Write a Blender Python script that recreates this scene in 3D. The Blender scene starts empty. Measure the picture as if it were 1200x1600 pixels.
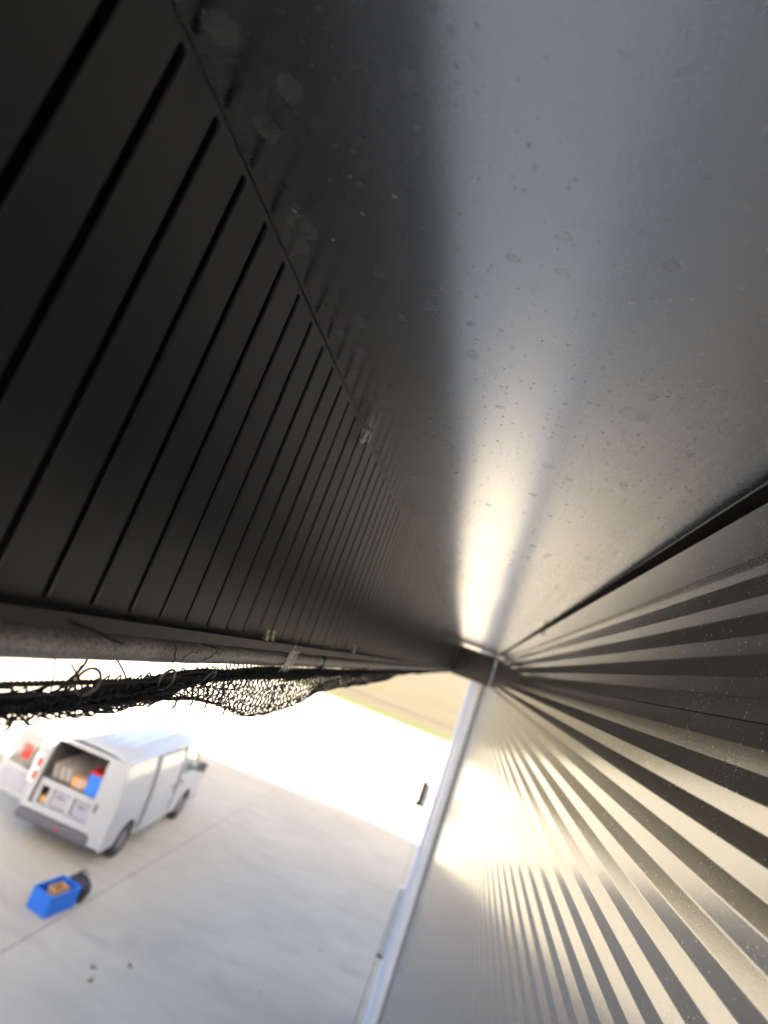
import bpy, bmesh, math, random
import numpy as np
from mathutils import Vector, Matrix
R = math.radians
random.seed(7); rng = np.random.default_rng(7)
sc = bpy.context.scene
C = sc.collection
CZ = 6.0                                   # eye height above the yard

# ------------------------------------------------------------------ camera
cam = bpy.data.cameras.new('camera'); cam_o = bpy.data.objects.new('camera', cam); C.objects.link(cam_o)
cam.sensor_fit = 'VERTICAL'; cam.sensor_height = 36.0; cam.lens = 36.0 * 915.0 / 1600.0
cam.clip_start = 0.01; cam.clip_end = 6000
M = ((0.93026861, 0.29283925, -0.22101017), (0.14503209, 0.25980569, 0.95470765), (0.33699557, -0.92018812, 0.19921799))
mw = Matrix([[M[r][0], -M[r][1], -M[r][2], (0, 0, CZ)[r]] for r in range(3)] + [[0, 0, 0, 1]])
cam_o.matrix_world = mw
cam.dof.use_dof = True; cam.dof.focus_distance = 0.66; cam.dof.aperture_fstop = 3.3
sc.camera = cam_o

# ------------------------------------------------------------------ sky, sun, exposure
SUN = Vector((9.8, -10.0, 6.45)).normalized()
w = bpy.data.worlds.new('World'); sc.world = w; w.use_nodes = True
nt = w.node_tree; bg = nt.nodes['Background']
sky = nt.nodes.new('ShaderNodeTexSky'); sky.sky_type = 'NISHITA'; sky.sun_disc = False
sky.dust_density = 2.2; sky.ozone_density = 0.0; sky.air_density = 0.35
sky.sun_elevation = math.asin(SUN.z); sky.sun_rotation = math.atan2(SUN.x, SUN.y)
nt.links.new(sky.outputs[0], bg.inputs[0]); bg.inputs[1].default_value = 0.09
sl = bpy.data.lights.new('sun', 'SUN'); sl.energy = 3.9; sl.angle = R(0.53); sl.color = (1.0, 0.975, 0.94)
so = bpy.data.objects.new('sun', sl); C.objects.link(so)
so.rotation_euler = (-SUN).to_track_quat('-Z', 'Y').to_euler()
vs = sc.view_settings
vs.view_transform = 'Standard'; vs.look = 'None'; vs.gamma = 1.0; vs.exposure = 3.5; vs.use_curve_mapping = False
vs.use_white_balance = True; vs.white_balance_temperature = 7700; vs.white_balance_tint = 10   # balanced for the open shade
sc.cycles.max_bounces = 10; sc.cycles.diffuse_bounces = 5; sc.cycles.glossy_bounces = 6
sc.cycles.use_denoising = True

# ------------------------------------------------------------------ helpers
def tag(o, label=None, cat=None, group=None, kind=None):
    if label: o['label'] = label
    if cat: o['category'] = cat
    if group: o['group'] = group
    if kind: o['kind'] = kind
    return o
def empty(name, loc=(0, 0, 0), rz=0, label=None, cat=None, group=None):
    o = bpy.data.objects.new(name, None); C.objects.link(o); o.location = loc; o.rotation_euler = (0, 0, rz)
    o.empty_display_size = 0.05
    return tag(o, label, cat, group)
def link(name, me, mat=None, parent=None, loc=(0, 0, 0), rot=(0, 0, 0)):
    o = bpy.data.objects.new(name, me); C.objects.link(o)
    if mat and not me.materials: me.materials.append(mat)
    o.parent = parent; o.location = loc; o.rotation_euler = rot
    return o
def mesh_from(name, v, f, smooth=False):
    me = bpy.data.meshes.new(name); me.from_pydata([tuple(map(float, p)) for p in v], [], f); me.update()
    if smooth: me.polygons.foreach_set('use_smooth', [True] * len(me.polygons))
    return me
class MB:
    """collects shapes in one bmesh, builds one mesh object"""
    def __init__(s): s.bm = bmesh.new()
    def box(s, x0, x1, y0, y1, z0, z1, bev=0.0, seg=2):
        t = bmesh.new(); bmesh.ops.create_cube(t, size=1)
        for v in t.verts: v.co = Vector(((x0 + x1) / 2 + v.co.x * (x1 - x0), (y0 + y1) / 2 + v.co.y * (y1 - y0), (z0 + z1) / 2 + v.co.z * (z1 - z0)))
        if bev: bmesh.ops.bevel(t, geom=t.edges[:], offset=bev, segments=seg, affect='EDGES', profile=0.5)
        s.join(t); return s
    def join(s, t, mat=None):
        if mat is not None: t.transform(mat)
        me = bpy.data.meshes.new('tmp'); t.to_mesh(me); t.free(); s.bm.from_mesh(me); bpy.data.meshes.remove(me)
    def tube(s, pts, r, n=8, closed=False, cap=True):
        pts = [Vector(p) for p in pts]; N = len(pts); rings = []
        up = None
        for i, p in enumerate(pts):
            a = pts[(i - 1) % N] if (closed or i > 0) else p
            b = pts[(i + 1) % N] if (closed or i < N - 1) else p
            t = (b - a).normalized() if (b - a).length > 1e-9 else Vector((0, 1, 0))
            if up is None: up = Vector((0, 0, 1)) if abs(t.z) < 0.9 else Vector((1, 0, 0))
            sx = t.cross(up).normalized(); up = sx.cross(t).normalized()
            rr = r[i] if hasattr(r, '__len__') else r
            rings.append([s.bm.verts.new(p + (sx * math.cos(2 * math.pi * k / n) + up * math.sin(2 * math.pi * k / n)) * rr) for k in range(n)])
        for i in range(N if closed else N - 1):
            A, B = rings[i], rings[(i + 1) % N]
            for k in range(n): s.bm.faces.new((A[k], A[(k + 1) % n], B[(k + 1) % n], B[k])).smooth = True
        if cap and not closed:
            s.bm.faces.new(rings[0][::-1]); s.bm.faces.new(rings[-1])
        return s
    def cyl(s, c, r, d, axis='Z', n=24, bev=0.0):
        t = bmesh.new(); bmesh.ops.create_cone(t, cap_ends=True, segments=n, radius1=r, radius2=r, depth=d)
        if bev: bmesh.ops.bevel(t, geom=[e for e in t.edges if e.calc_face_angle(0) > 1], offset=bev, segments=2, affect='EDGES')
        m = Matrix.Translation(c)
        if axis == 'X': m = m @ Matrix.Rotation(R(90), 4, 'Y')
        if axis == 'Y': m = m @ Matrix.Rotation(R(90), 4, 'X')
        s.join(t, m); return s
    def prism(s, poly, axis, a, b):
        """2-D outline extruded along an axis; axis X: (y,z) outline, Y: (x,z), Z: (x,y)"""
        def P(q, d): return {'X': (d, q[0], q[1]), 'Y': (q[0], d, q[1]), 'Z': (q[0], q[1], d)}[axis]
        A = [s.bm.verts.new(P(q, a)) for q in poly]; B = [s.bm.verts.new(P(q, b)) for q in poly]
        s.bm.faces.new(A); s.bm.faces.new(B[::-1])
        for i in range(len(poly)): s.bm.faces.new((A[i], B[i], B[(i + 1) % len(poly)], A[(i + 1) % len(poly)]))
        return s
    def mesh(s, name, fix=True):
        if fix: bmesh.ops.recalc_face_normals(s.bm, faces=s.bm.faces[:])
        me = bpy.data.meshes.new(name); s.bm.to_mesh(me); s.bm.free(); return me
    def build(s, name, mat, parent=None, **k): return link(name, s.mesh(name), mat, parent, **k)

# ------------------------------------------------------------------ materials
class Mat:
    def __init__(s, name):
        s.m = bpy.data.materials.new(name); s.m.use_nodes = True
        s.t = s.m.node_tree; s.b = s.t.nodes['Principled BSDF']
        s.pos = s.n('ShaderNodeNewGeometry').outputs['Position']
    def n(s, typ, **k):
        x = s.t.nodes.new(typ)
        for a, v in k.items(): setattr(x, a, v)
        return x
    def l(s, a, b): s.t.links.new(a, b)
    def set(s, **k):
        for a, v in k.items():
            i = s.b.inputs[a.replace('_', ' ')]
            if hasattr(v, 'is_linked') or hasattr(v, 'links'): s.l(v, i)
            else: i.default_value = v
        return s
    def map(s, scale=(1, 1, 1), src=None):
        mp = s.n('ShaderNodeMapping'); mp.inputs['Scale'].default_value = scale; s.l(src or s.pos, mp.inputs[0]); return mp.outputs[0]
    def noise(s, scale, detail=4, rough=0.55, vec=None, dist=0.0):
        x = s.n('ShaderNodeTexNoise'); x.inputs['Scale'].default_value = scale; x.inputs['Detail'].default_value = detail
        x.inputs['Roughness'].default_value = rough; x.inputs['Distortion'].default_value = dist
        s.l(vec or s.pos, x.inputs['Vector']); return x.outputs[0]
    def vor(s, scale, vec=None, feature='F1', out='Distance', rnd=1.0):
        x = s.n('ShaderNodeTexVoronoi', feature=feature); x.inputs['Scale'].default_value = scale; x.inputs['Randomness'].default_value = rnd
        s.l(vec or s.pos, x.inputs['Vector']); return x.outputs[out]
    def ramp(s, fac, *stops, interp='LINEAR'):
        x = s.n('ShaderNodeValToRGB'); x.color_ramp.interpolation = interp; e = x.color_ramp.elements
        while len(e) < len(stops): e.new(0.5)
        for i, (p, c) in enumerate(stops):
            e[i].position = p; e[i].color = (c, c, c, 1) if not hasattr(c, '__len__') else (*c, 1)
        s.l(fac, x.inputs[0]); return x.outputs[0]
    def math(s, op, a, b=None, clamp=False):
        x = s.n('ShaderNodeMath', operation=op, use_clamp=clamp)
        for i, v in enumerate((a, b)):
            if v is None: continue
            if hasattr(v, 'links'): s.l(v, x.inputs[i])
            else: x.inputs[i].default_value = v
        return x.outputs[0]
    def mix(s, fac, a, b):
        x = s.n('ShaderNodeMix', data_type='RGBA')
        for i, v in ((0, fac), (6, a), (7, b)):
            if hasattr(v, 'links'): s.l(v, x.inputs[i])
            else: x.inputs[i].default_value = v if i == 0 else (*v, 1) if len(v) == 3 else v
        return x.outputs[2]
    def bump(s, h, strength=0.3, dist=0.002):
        x = s.n('ShaderNodeBump'); x.inputs['Strength'].default_value = strength; x.inputs['Distance'].default_value = dist
        s.l(h, x.inputs['Height']); s.l(x.outputs[0], s.b.inputs['Normal']); return x
def simple(name, col, rough=0.5, metal=0.0, var=0.0, vscale=6.0, bump=0.0, bscale=40.0, bdist=0.002, **k):
    m = Mat(name)
    if var:
        n = m.noise(vscale, 4, 0.6)
        m.set(Base_Color=m.mix(m.ramp(n, (0.3, 0.0), (0.7, 1.0)), tuple(c * (1 - var) for c in col), tuple(min(1, c * (1 + var)) for c in col)))
    else: m.set(Base_Color=(*col, 1))
    m.set(Roughness=rough, Metallic=metal, **k)
    if bump: m.bump(m.noise(bscale, 3), bump, bdist)
    return m.m

def concrete(name, tone=(0.505, 0.462, 0.366)):
    m = Mat(name)
    big = m.noise(0.35, 5, 0.62, dist=0.6); mid = m.noise(1.7, 6, 0.65, vec=m.map((0.38, 1.0, 1)), dist=1.0); fine = m.noise(38, 4, 0.6)
    f = m.math('ADD', m.math('MULTIPLY', big, 0.5), m.math('MULTIPLY', mid, 0.5))
    c = m.mix(m.ramp(f, (0.33, 0.0), (0.66, 1.0)), tuple(x * 0.86 for x in tone), tuple(x * 1.08 for x in tone))
    st = m.ramp(m.noise(0.9, 4, 0.7, vec=m.map((0.4, 1, 1)), dist=1.2), (0.52, 0.0), (0.72, 0.45))
    c = m.mix(st, c, (0.33, 0.295, 0.245))
    sp = m.ramp(m.vor(1.15), (0.02, 0.55), (0.075, 0.0))
    c = m.mix(sp, c, (0.22, 0.18, 0.13))
    c = m.mix(m.ramp(fine, (0.35, 0.14), (0.55, 0.0)), c, (0.2, 0.19, 0.17))
    m.set(Base_Color=c, Roughness=0.78); m.bump(fine, 0.25, 0.004); return m.m

ZS_ = CZ + 0.32
def soffit_mat():
    m = Mat('coated_soffit')
    base = (0.74, 0.745, 0.75)
    # sparse dried water marks: voronoi cells, only some of which carry a mark; ring darker in the middle
    def marks(scale, rad, density, warp, seed):
        mp = m.n('ShaderNodeMapping'); mp.inputs['Location'].default_value = (seed, seed * 2.3, 0); m.l(m.pos, mp.inputs[0])
        nz = m.n('ShaderNodeTexNoise'); nz.inputs['Scale'].default_value = scale * 3.0; nz.inputs['Detail'].default_value = 3; m.l(mp.outputs[0], nz.inputs['Vector'])
        ad = m.n('ShaderNodeVectorMath', operation='MULTIPLY_ADD'); m.l(nz.outputs['Color'], ad.inputs[0]); ad.inputs[1].default_value = (warp / scale,) * 3; m.l(mp.outputs[0], ad.inputs[2])
        v = m.n('ShaderNodeTexVoronoi', voronoi_dimensions='2D'); v.inputs['Scale'].default_value = scale; m.l(ad.outputs[0], v.inputs['Vector'])
        sep = m.n('ShaderNodeSeparateColor'); m.l(v.outputs['Color'], sep.inputs[0])
        rr = m.math('MULTIPLY_ADD', sep.outputs[1], rad * 0.8); m.t.nodes[-1].inputs[2].default_value = rad * 0.35
        q = m.math('DIVIDE', v.outputs['Distance'], rr)
        ring = m.ramp(q, (0.0, 0.45), (0.55, 0.5), (0.82, 1.0), (1.0, 0.0))
        on = m.math('LESS_THAN', sep.outputs[0], density)
        return m.math('MULTIPLY', ring, on)
    big = marks(26, 0.20, 0.13, 0.45, 3.1)
    med = marks(75, 0.20, 0.32, 0.35, 1.7)
    small = marks(230, 0.30, 0.42, 0.25, 0.4)
    patch = m.ramp(m.noise(4.0, 4, 0.6), (0.40, 0.15), (0.62, 1.0))
    k = m.math('ADD', m.math('MULTIPLY', big, 0.75), m.math('MULTIPLY', m.math('MULTIPLY', med, 0.75), patch))
    k = m.math('ADD', k, m.math('MULTIPLY', m.math('MULTIPLY', small, 0.25), patch), clamp=True)
    dots = m.math('MULTIPLY', marks(30, 0.075, 0.13, 0.1, 5.5), 0.9)
    c = m.mix(m.math('MULTIPLY', k, 0.5), base, (0.26, 0.26, 0.26))
    c = m.mix(dots, c, (0.72, 0.70, 0.66))
    # the larger dried splashes, each at its own place
    wob = m.n('ShaderNodeTexNoise'); wob.inputs['Scale'].default_value = 70; wob.inputs['Detail'].default_value = 3; m.l(m.pos, wob.inputs['Vector'])
    wv = m.n('ShaderNodeVectorMath', operation='MULTIPLY_ADD'); m.l(wob.outputs['Color'], wv.inputs[0]); wv.inputs[1].default_value = (0.010,) * 3; m.l(m.pos, wv.inputs[2])
    blot = None
    for px_, py_, pr_ in ((-0.2662, 0.2589, 0.0105), (-0.2306, 0.2944, 0.0087), (-0.2607, 0.3288, 0.0086), (-0.2634, 0.4313, 0.0128), (-0.2786, 0.4581, 0.0123), (-0.1936, 0.4770, 0.0049), (-0.2368, 0.5750, 0.0102), (-0.2489, 0.6432, 0.0080), (-0.2385, 0.7859, 0.0133), (-0.1726, 0.6716, 0.0073), (-0.1777, 0.8648, 0.0101), (0.0826, 0.6313, 0.0142), (0.0183, 0.8548, 0.0086)):
        dn = m.n('ShaderNodeVectorMath', operation='DISTANCE'); m.l(wv.outputs[0], dn.inputs[0]); dn.inputs[1].default_value = (px_ + 0.005, py_ + 0.005, ZS_ + 0.005)
        e = m.ramp(m.math('DIVIDE', dn.outputs['Value'], pr_ * 1.25), (0.0, 0.55), (0.70, 0.6), (0.86, 1.0), (1.0, 0.0))
        blot = e if blot is None else m.math('MAXIMUM', blot, e)
    c = m.mix(m.math('MULTIPLY', blot, 0.35), c, (0.5, 0.5, 0.5))
    dust = m.ramp(m.noise(420, 3, 0.7), (0.58, 0.0), (0.75, 0.06))
    
    ro = m.math('ADD', m.math('MULTIPLY', m.noise(7.0, 4, 0.6), 0.04), 0.235)
    ro = m.math('ADD', ro, m.math('MULTIPLY', k, 0.10), clamp=True)
    tg = m.n('ShaderNodeCombineXYZ'); tg.inputs[1].default_value = 1.0
    m.set(Anisotropic=0.6, Tangent=tg.outputs[0], Base_Color=c, Roughness=ro, Metallic=m.math('SUBTRACT', 1.0, m.math('ADD', m.math('ADD', m.math('MULTIPLY', k, 0.12), dots), m.math('MULTIPLY', blot, 0.24), clamp=True)))
    h = m.math('ADD', m.math('MULTIPLY', m.noise(330, 3, 0.6), 0.5), m.math('MULTIPLY', med, -0.12))
    m.bump(h, 0.10, 0.0012)
    return m.m

def fascia_mat(name='dark_fascia', base=(0.0480, 0.0540, 0.0660), rough=0.31, dirt=0.30):
    m = Mat(name)
    n = m.noise(9, 6, 0.65, dist=0.8); fine = m.noise(260, 3, 0.6)
    scr = m.ramp(m.noise(60, 4, 0.7, vec=m.map((1, 3.5, 0.35)), dist=0.5), (0.62, 0.0), (0.74, 0.35))
    c = m.mix(m.ramp(n, (0.35, 0.0), (0.70, dirt)), base, (0.080, 0.080, 0.084))
    c = m.mix(scr, c, (0.09, 0.085, 0.08))
    sp = m.ramp(m.vor(150), (0.05, 0.35), (0.11, 0.0))
    c = m.mix(m.math('MULTIPLY', sp, m.ramp(m.noise(20, 3), (0.5, 0.0), (0.65, 1.0))), c, (0.22, 0.21, 0.20))
    m.set(Base_Color=c, Roughness=m.math('ADD', m.math('MULTIPLY', n, 0.16), rough - 0.08)); m.bump(fine, 0.12, 0.0006)
    return m.m

def wall_mat():
    m = Mat('silver_cladding')
    n = m.noise(3.0, 5, 0.6); fine = m.noise(520, 3, 0.65)
    geo = m.n('ShaderNodeNewGeometry'); sep = m.n('ShaderNodeSeparateXYZ'); m.l(geo.outputs['True Normal'], sep.inputs[0])
    c = m.mix(m.ramp(n, (0.3, 0.0), (0.7, 1.0)), (0.232, 0.240, 0.247), (0.255, 0.262, 0.268))
    # rain dust settled in specks and short vertical runs
    sp1 = m.ramp(m.vor(330), (0.10, 0.9), (0.26, 0.0)); sp2 = m.ramp(m.vor(90), (0.05, 1.0), (0.11, 0.0))
    cl = m.ramp(m.noise(11, 4, 0.65), (0.40, 0.1), (0.62, 1.0))
    run = m.ramp(m.noise(75, 4, 0.7, vec=m.map((1, 3.2, 0.28))), (0.63, 0.0), (0.76, 0.30))
    sp = m.math('ADD', m.math('MULTIPLY', sp1, cl), sp2, clamp=True)
    d = m.math('ADD', m.math('MULTIPLY', sp, 0.55), m.math('MULTIPLY', run, cl), clamp=True)
    c = m.mix(d, c, (0.62, 0.61, 0.58))
    m.set(Base_Color=c, Metallic=m.math('SUBTRACT', 0.78, m.math('MULTIPLY', d, 0.5)),
          Specular_Tint=(0.62, 0.62, 0.62, 1), Roughness=m.math('ADD', m.math('MULTIPLY', n, 0.08), m.math('ADD', m.math('MULTIPLY', d, 0.35), 0.12), clamp=True))
    m.bump(m.math('ADD', fine, m.math('MULTIPLY', sp, 0.8)), 0.10, 0.0008)
    return m.m

MT = dict(
    concrete=concrete('yard_concrete'), joint=simple('joint_filler', (0.10, 0.095, 0.085), 0.9),
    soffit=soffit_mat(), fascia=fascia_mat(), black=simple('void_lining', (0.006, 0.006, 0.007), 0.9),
    wall=wall_mat(), white=simple('van_paint', (0.350, 0.375, 0.390), 0.28, 0, 0.03, 2.0, Coat_Weight=0.6, Coat_Roughness=0.08),
    trim=simple('trim_paint', (0.68, 0.68, 0.68), 0.4, 0.0, 0.06, 3.0),
    lip=simple('lip_paint', (0.012, 0.0125, 0.016), 0.35, 0, 0.2, 30), cut=simple('bare_cut_edge', (0.13, 0.13, 0.13), 0.45, 0.3, 0.1, 60), zinc=simple('zinc', (0.50, 0.53, 0.57), 0.22, 0.9, 0.10, 5.0), palebox=simple('pale_grey_paint', (0.46, 0.50, 0.52), 0.4, 0.0, 0.08, 6.0), bluepipe=simple('pale_blue_paint', (0.60, 0.66, 0.78), 0.3, 0.0, 0.06, 5.0),
    dark=simple('dark_metal', (0.05, 0.052, 0.055), 0.45, 0.2, 0.2, 8.0),
    endcap=simple('end_cap', (0.085, 0.080, 0.078), 0.5, 0.1, 0.3, 14.0),
    rubber=simple('rubber', (0.022, 0.022, 0.024), 0.8, 0, 0.2, 20),
    bumper=simple('bumper_plastic', (0.085, 0.085, 0.10), 0.6, 0, 0.15, 6),
    steel=simple('bright_steel', (0.88, 0.86, 0.80), 0.32, 0.35, 0.15, 300, 0.3, 400),
    tie=simple('cable_tie_nylon', (0.90, 0.87, 0.80), 0.3, 0, 0.08, 90),
    twine=simple('net_twine', (0.034, 0.034, 0.042), 0.7, 0, 0.3, 120),
    rope=simple('rope_fibre', (0.085, 0.085, 0.080), 0.85, 0, 0.35, 160),
    ring=simple('ring_plastic', (0.20, 0.205, 0.16), 0.35, 0, 0.1, 60),
    blue=simple('blue_plastic', (0.010, 0.16, 0.62), 0.45, 0, 0.08, 9),
    redp=simple('red_plastic', (0.50, 0.02, 0.02), 0.35), redl=simple('red_lens', (0.55, 0.012, 0.014), 0.12),
    whitel=simple('clear_lens', (0.75, 0.74, 0.72), 0.12),
    tan=simple('tan_card', (0.52, 0.30, 0.13), 0.8, 0, 0.15, 12), lime=simple('lime_plastic', (0.30, 0.50, 0.03), 0.5),
    grey=simple('grey_liner', (0.30, 0.31, 0.36), 0.6, 0, 0.08, 5), pale=simple('pale_profile', (0.36, 0.34, 0.33), 0.45, 0, 0.05, 9),
    lining=simple('van_lining', (0.085, 0.08, 0.085), 0.8, 0, 0.15, 5), roof=simple('roof_sheet', (0.10, 0.10, 0.105), 0.5, 0.3, 0.1, 2),
    bag=simple('black_bag', (0.020, 0.018, 0.022), 0.55, 0, 0.2, 30, 0.5, 22, 0.02),
    hub=simple('wheel_steel', (0.20, 0.20, 0.21), 0.45, 0.7),
    leaf=simple('dry_leaf', (0.16, 0.12, 0.05), 0.8, 0, 0.2, 60))
def glass():
    m = Mat('tinted_glass'); m.set(Base_Color=(0.06, 0.065, 0.07, 1), Roughness=0.06, IOR=1.5, Coat_Weight=1.0, Coat_Roughness=0.02); return m.m
MT['glass'] = glass()
def clear():
    m = Mat('clear_glass'); m.set(Base_Color=(0.80, 0.93, 0.88, 1), Roughness=0.0, IOR=1.02, Transmission_Weight=1.0, Coat_Weight=1.0, Coat_Roughness=0.02); return m.m
MT['clear'] = clear()
def bar_mat():
    m = Mat('weathered_bar')
    n = m.noise(26, 5, 0.65, vec=m.map((1, 1, 1)), dist=0.6); f = m.noise(310, 5, 0.75, dist=0.4); g = m.noise(85, 5, 0.7, vec=m.map((1, 1.0, 0.55)), dist=1.0)
    c = m.mix(m.ramp(n, (0.32, 0.0), (0.68, 1.0)), (0.62, 0.605, 0.58), (0.85, 0.83, 0.80))
    c = m.mix(m.ramp(f, (0.40, 0.8), (0.50, 0.0)), c, (0.24, 0.23, 0.22))
    m.set(Base_Color=c, Roughness=0.46, Metallic=0.8); m.bump(m.math('ADD', m.math('MULTIPLY', f, 0.8), g), 1.0, 0.006); return m.m
MT['bar'] = bar_mat()
def field_mat():
    m = Mat('stubble'); n = m.noise(0.06, 5, 0.6, dist=0.5); r = m.noise(0.5, 4, 0.6, vec=m.map((0.10, 1.3, 1)))
    c = m.mix(m.ramp(n, (0.35, 0.0), (0.65, 1.0)), (0.062, 0.051, 0.0205), (0.074, 0.060, 0.0255))
    c = m.mix(m.ramp(r, (0.52, 0.0), (0.66, 0.5)), c, (0.066, 0.048, 0.025))
    m.set(Base_Color=c, Roughness=0.95); return m.m
def verge_mat():
    m = Mat('verge_grass'); n = m.noise(1.6, 5, 0.65)
    m.set(Base_Color=m.mix(m.ramp(n, (0.35, 0.0), (0.65, 1.0)), (0.046, 0.060, 0.008), (0.068, 0.078, 0.013)), Roughness=0.95); return m.m

# ------------------------------------------------------------------ the ground
def sheet(name, x0, x1, y0, y1, z, mat, kind='structure', parent=None, nx=1, ny=1, amp=0):
    v, f = [], []
    for j in range(ny + 1):
        for i in range(nx + 1):
            v.append((x0 + (x1 - x0) * i / nx, y0 + (y1 - y0) * j / ny, z + (random.uniform(-amp, amp) if amp else 0)))
    for j in range(ny):
        for i in range(nx):
            a = j * (nx + 1) + i; f.append((a, a + 1, a + nx + 2, a + nx + 1))
    o = link(name, mesh_from(name, v, f), mat, parent)
    if kind: o['kind'] = kind
    return o
sheet('field', -2500, 2500, -2500, 3500, -0.16, field_mat())
yard = sheet('concrete_yard', -45, 40, -40, 51, -0.016, MT['joint'])
sx = [-5.12 + 5.0 * k for k in range(-4, 3)]; sy = [-12.0, 3.0, 18.0, 33.0, 48.0]
slab_me = {}
for i in range(len(sx) - 1):
    for j in range(len(sy) - 1):
        if 'm' not in slab_me: slab_me['m'] = MB().box(0.007, 4.993, 0.005, 14.995, -0.015, 0.0, 0.003, 1).mesh('slab')
        o = link('slab', slab_me['m'], MT['concrete'], yard, (sx[i], sy[j], random.uniform(-0.0006, 0.0006)))
edge = [(-45, sx[0] - 0.007, -40, 51), (sx[-1] + 0.007, 40, -40, 51), (sx[0], sx[-1], -40, sy[0] - 0.007), (sx[0], sx[-1], sy[-1] + 0.007, 51)]
for e in edge: MB().box(*e, -0.015, -0.0005).build('slab', MT['concrete'], yard)
vg = sheet('grass_verge', -120, 90, 51.02, 55.5, -0.06, verge_mat(), nx=160, ny=3, amp=0.035)
sheet('farm_track', -300, 300, 63, 66.5, -0.135, simple('track_soil', (0.056, 0.042, 0.026), 0.95, 0, 0.2, 0.5), nx=1)

# ------------------------------------------------------------------ the building
XW, YE, XP, ZS = 0.265, 11.05, -0.295, CZ + 0.32      # wall face, far corner, fascia face, soffit underside
Y0 = -14.0
b = empty('warehouse', (0, 0, 0), 0, 'silver ribbed metal building with dark slotted eaves skirt above the yard', 'building')
# ribbed cladding: flat, down-facing slope, sharp return; one sheet per course
PITCH, FLAT, DEPTH = 0.0452, 0.0222, 0.0029
def fillet(pts, r=0.0014, n=3):
    out = [pts[0]]
    for a, p, q in zip(pts, pts[1:], pts[2:]):
        a, p, q = Vector(a), Vector(p), Vector(q); d1 = (a - p); d2 = (q - p)
        k = min(r, d1.length * 0.45, d2.length * 0.45); s0 = p + d1.normalized() * k; s1 = p + d2.normalized() * k
        for i in range(n + 1):
            t = i / n; out.append(tuple(s0 * (1 - t) ** 2 + p * (2 * t * (1 - t)) + s1 * t * t))
    return out + [pts[-1]]
def cladding(z_top, ribs, name='wall_panel', shift=0.0):
    pts = [(XW + DEPTH + shift, z_top)]; z = z_top
    for k in range(ribs):
        pts += [(XW + shift, z - FLAT), (XW + DEPTH + shift, z - PITCH)]; z -= PITCH
    pts = fillet(pts)
    pts[-1] = (pts[-1][0], pts[-1][1] + (0.0010 if z_top > CZ + 0.2 else 0.0))
    n = len(pts); v = [(p[0], Y0, p[1]) for p in pts] + [(p[0], YE, p[1]) for p in pts]
    f = [(i, i + 1, n + i + 1, n + i) for i in range(n - 1)]
    v2 = len(v); q = pts[-1]; v += [(q[0], Y0, q[1]), (q[0] + 0.012, Y0, q[1]), (q[0] + 0.012, YE, q[1]), (q[0], YE, q[1])]
    if z_top > CZ + 0.2: f.append((v2, v2 + 1, v2 + 2, v2 + 3))
    else: v = v[:v2]
    link(name, mesh_from(name, v, f), MT['wall'], b)
    return z
z = CZ + 0.2268
z = cladding(z, 4)
k = 0
while z > 0.9:
    z = cladding(z, 22, shift=0.0008); k += 1
n_last = max(1, int((z - 0.12) / PITCH)); z = cladding(z, n_last, shift=0.0008)
MB().box(XW - 0.012, XW + 0.02, Y0, YE, 0.0, z - 0.002, 0.003, 1).build('plinth_flashing', MT['dark'], b)
MB().box(XW - 0.003, XW + 0.016, Y0, YE, CZ + 0.2262, CZ + 0.298, 0.0015, 2).build('top_flashing', MT['wall'], b)
MB().box(XW + 0.030, XW + 0.045, Y0, YE - 0.02, 0.01, CZ + 0.5).build('wall_core', MT['black'], b)
MB().box(XW + 0.032, 18.0, YE - 0.06, YE - 0.01, 0.01, CZ + 0.5).build('end_wall', MT['trim'], b)
MB().box(XW + 0.032, 18.0, Y0, Y0 + 0.05, 0.01, CZ + 0.5).build('end_wall', MT['trim'], b)
MB().box(17.95, 18.0, Y0 + 0.06, YE - 0.07, 0.01, CZ + 0.5).build('rear_wall', MT['trim'], b)
MB().prism([(XP - 0.09, CZ + 0.46), (9.0, CZ + 1.15), (18.3, CZ + 0.46), (18.3, CZ + 0.40), (9.0, CZ + 1.09), (XP - 0.09, CZ + 0.40)], 'Y', Y0 - 0.1, YE + 0.12).build('roof', MT['roof'], b)
# soffit: a folded tray, gently bowed between its edges
def soffit():
    v, f = [], []; xs = np.linspace(XP + 0.001, 0.2575, 22); ys = np.concatenate([np.linspace(Y0, -0.6, 12), np.linspace(-0.5, 3, 36), np.linspace(3.2, YE + 0.02, 40)])
    for y in ys:
        for x in xs:
            t = (x - XP) / (0.2575 - XP)
            v.append((x, y, ZS + 0.0012 * math.sin(t * math.pi) + 0.0007 * math.sin(y * 1.9 + x * 3) + 0.0004 * math.sin(y * 5.3 - x * 9)))
    n = len(xs)
    for j in range(len(ys) - 1):
        for i in range(n - 1): a = j * n + i; f.append((a, a + n, a + n + 1, a + 1))
    o = link('soffit', mesh_from('soffit', v, f, True), MT['soffit'], b)
    MB().box(0.2572, 0.2586, Y0, YE + 0.02, ZS - 0.0010, ZS + 0.03).build('soffit_edge_fold', MT['fascia'], o)
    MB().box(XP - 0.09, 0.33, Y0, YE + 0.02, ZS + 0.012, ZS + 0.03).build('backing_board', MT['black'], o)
soffit()
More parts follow.
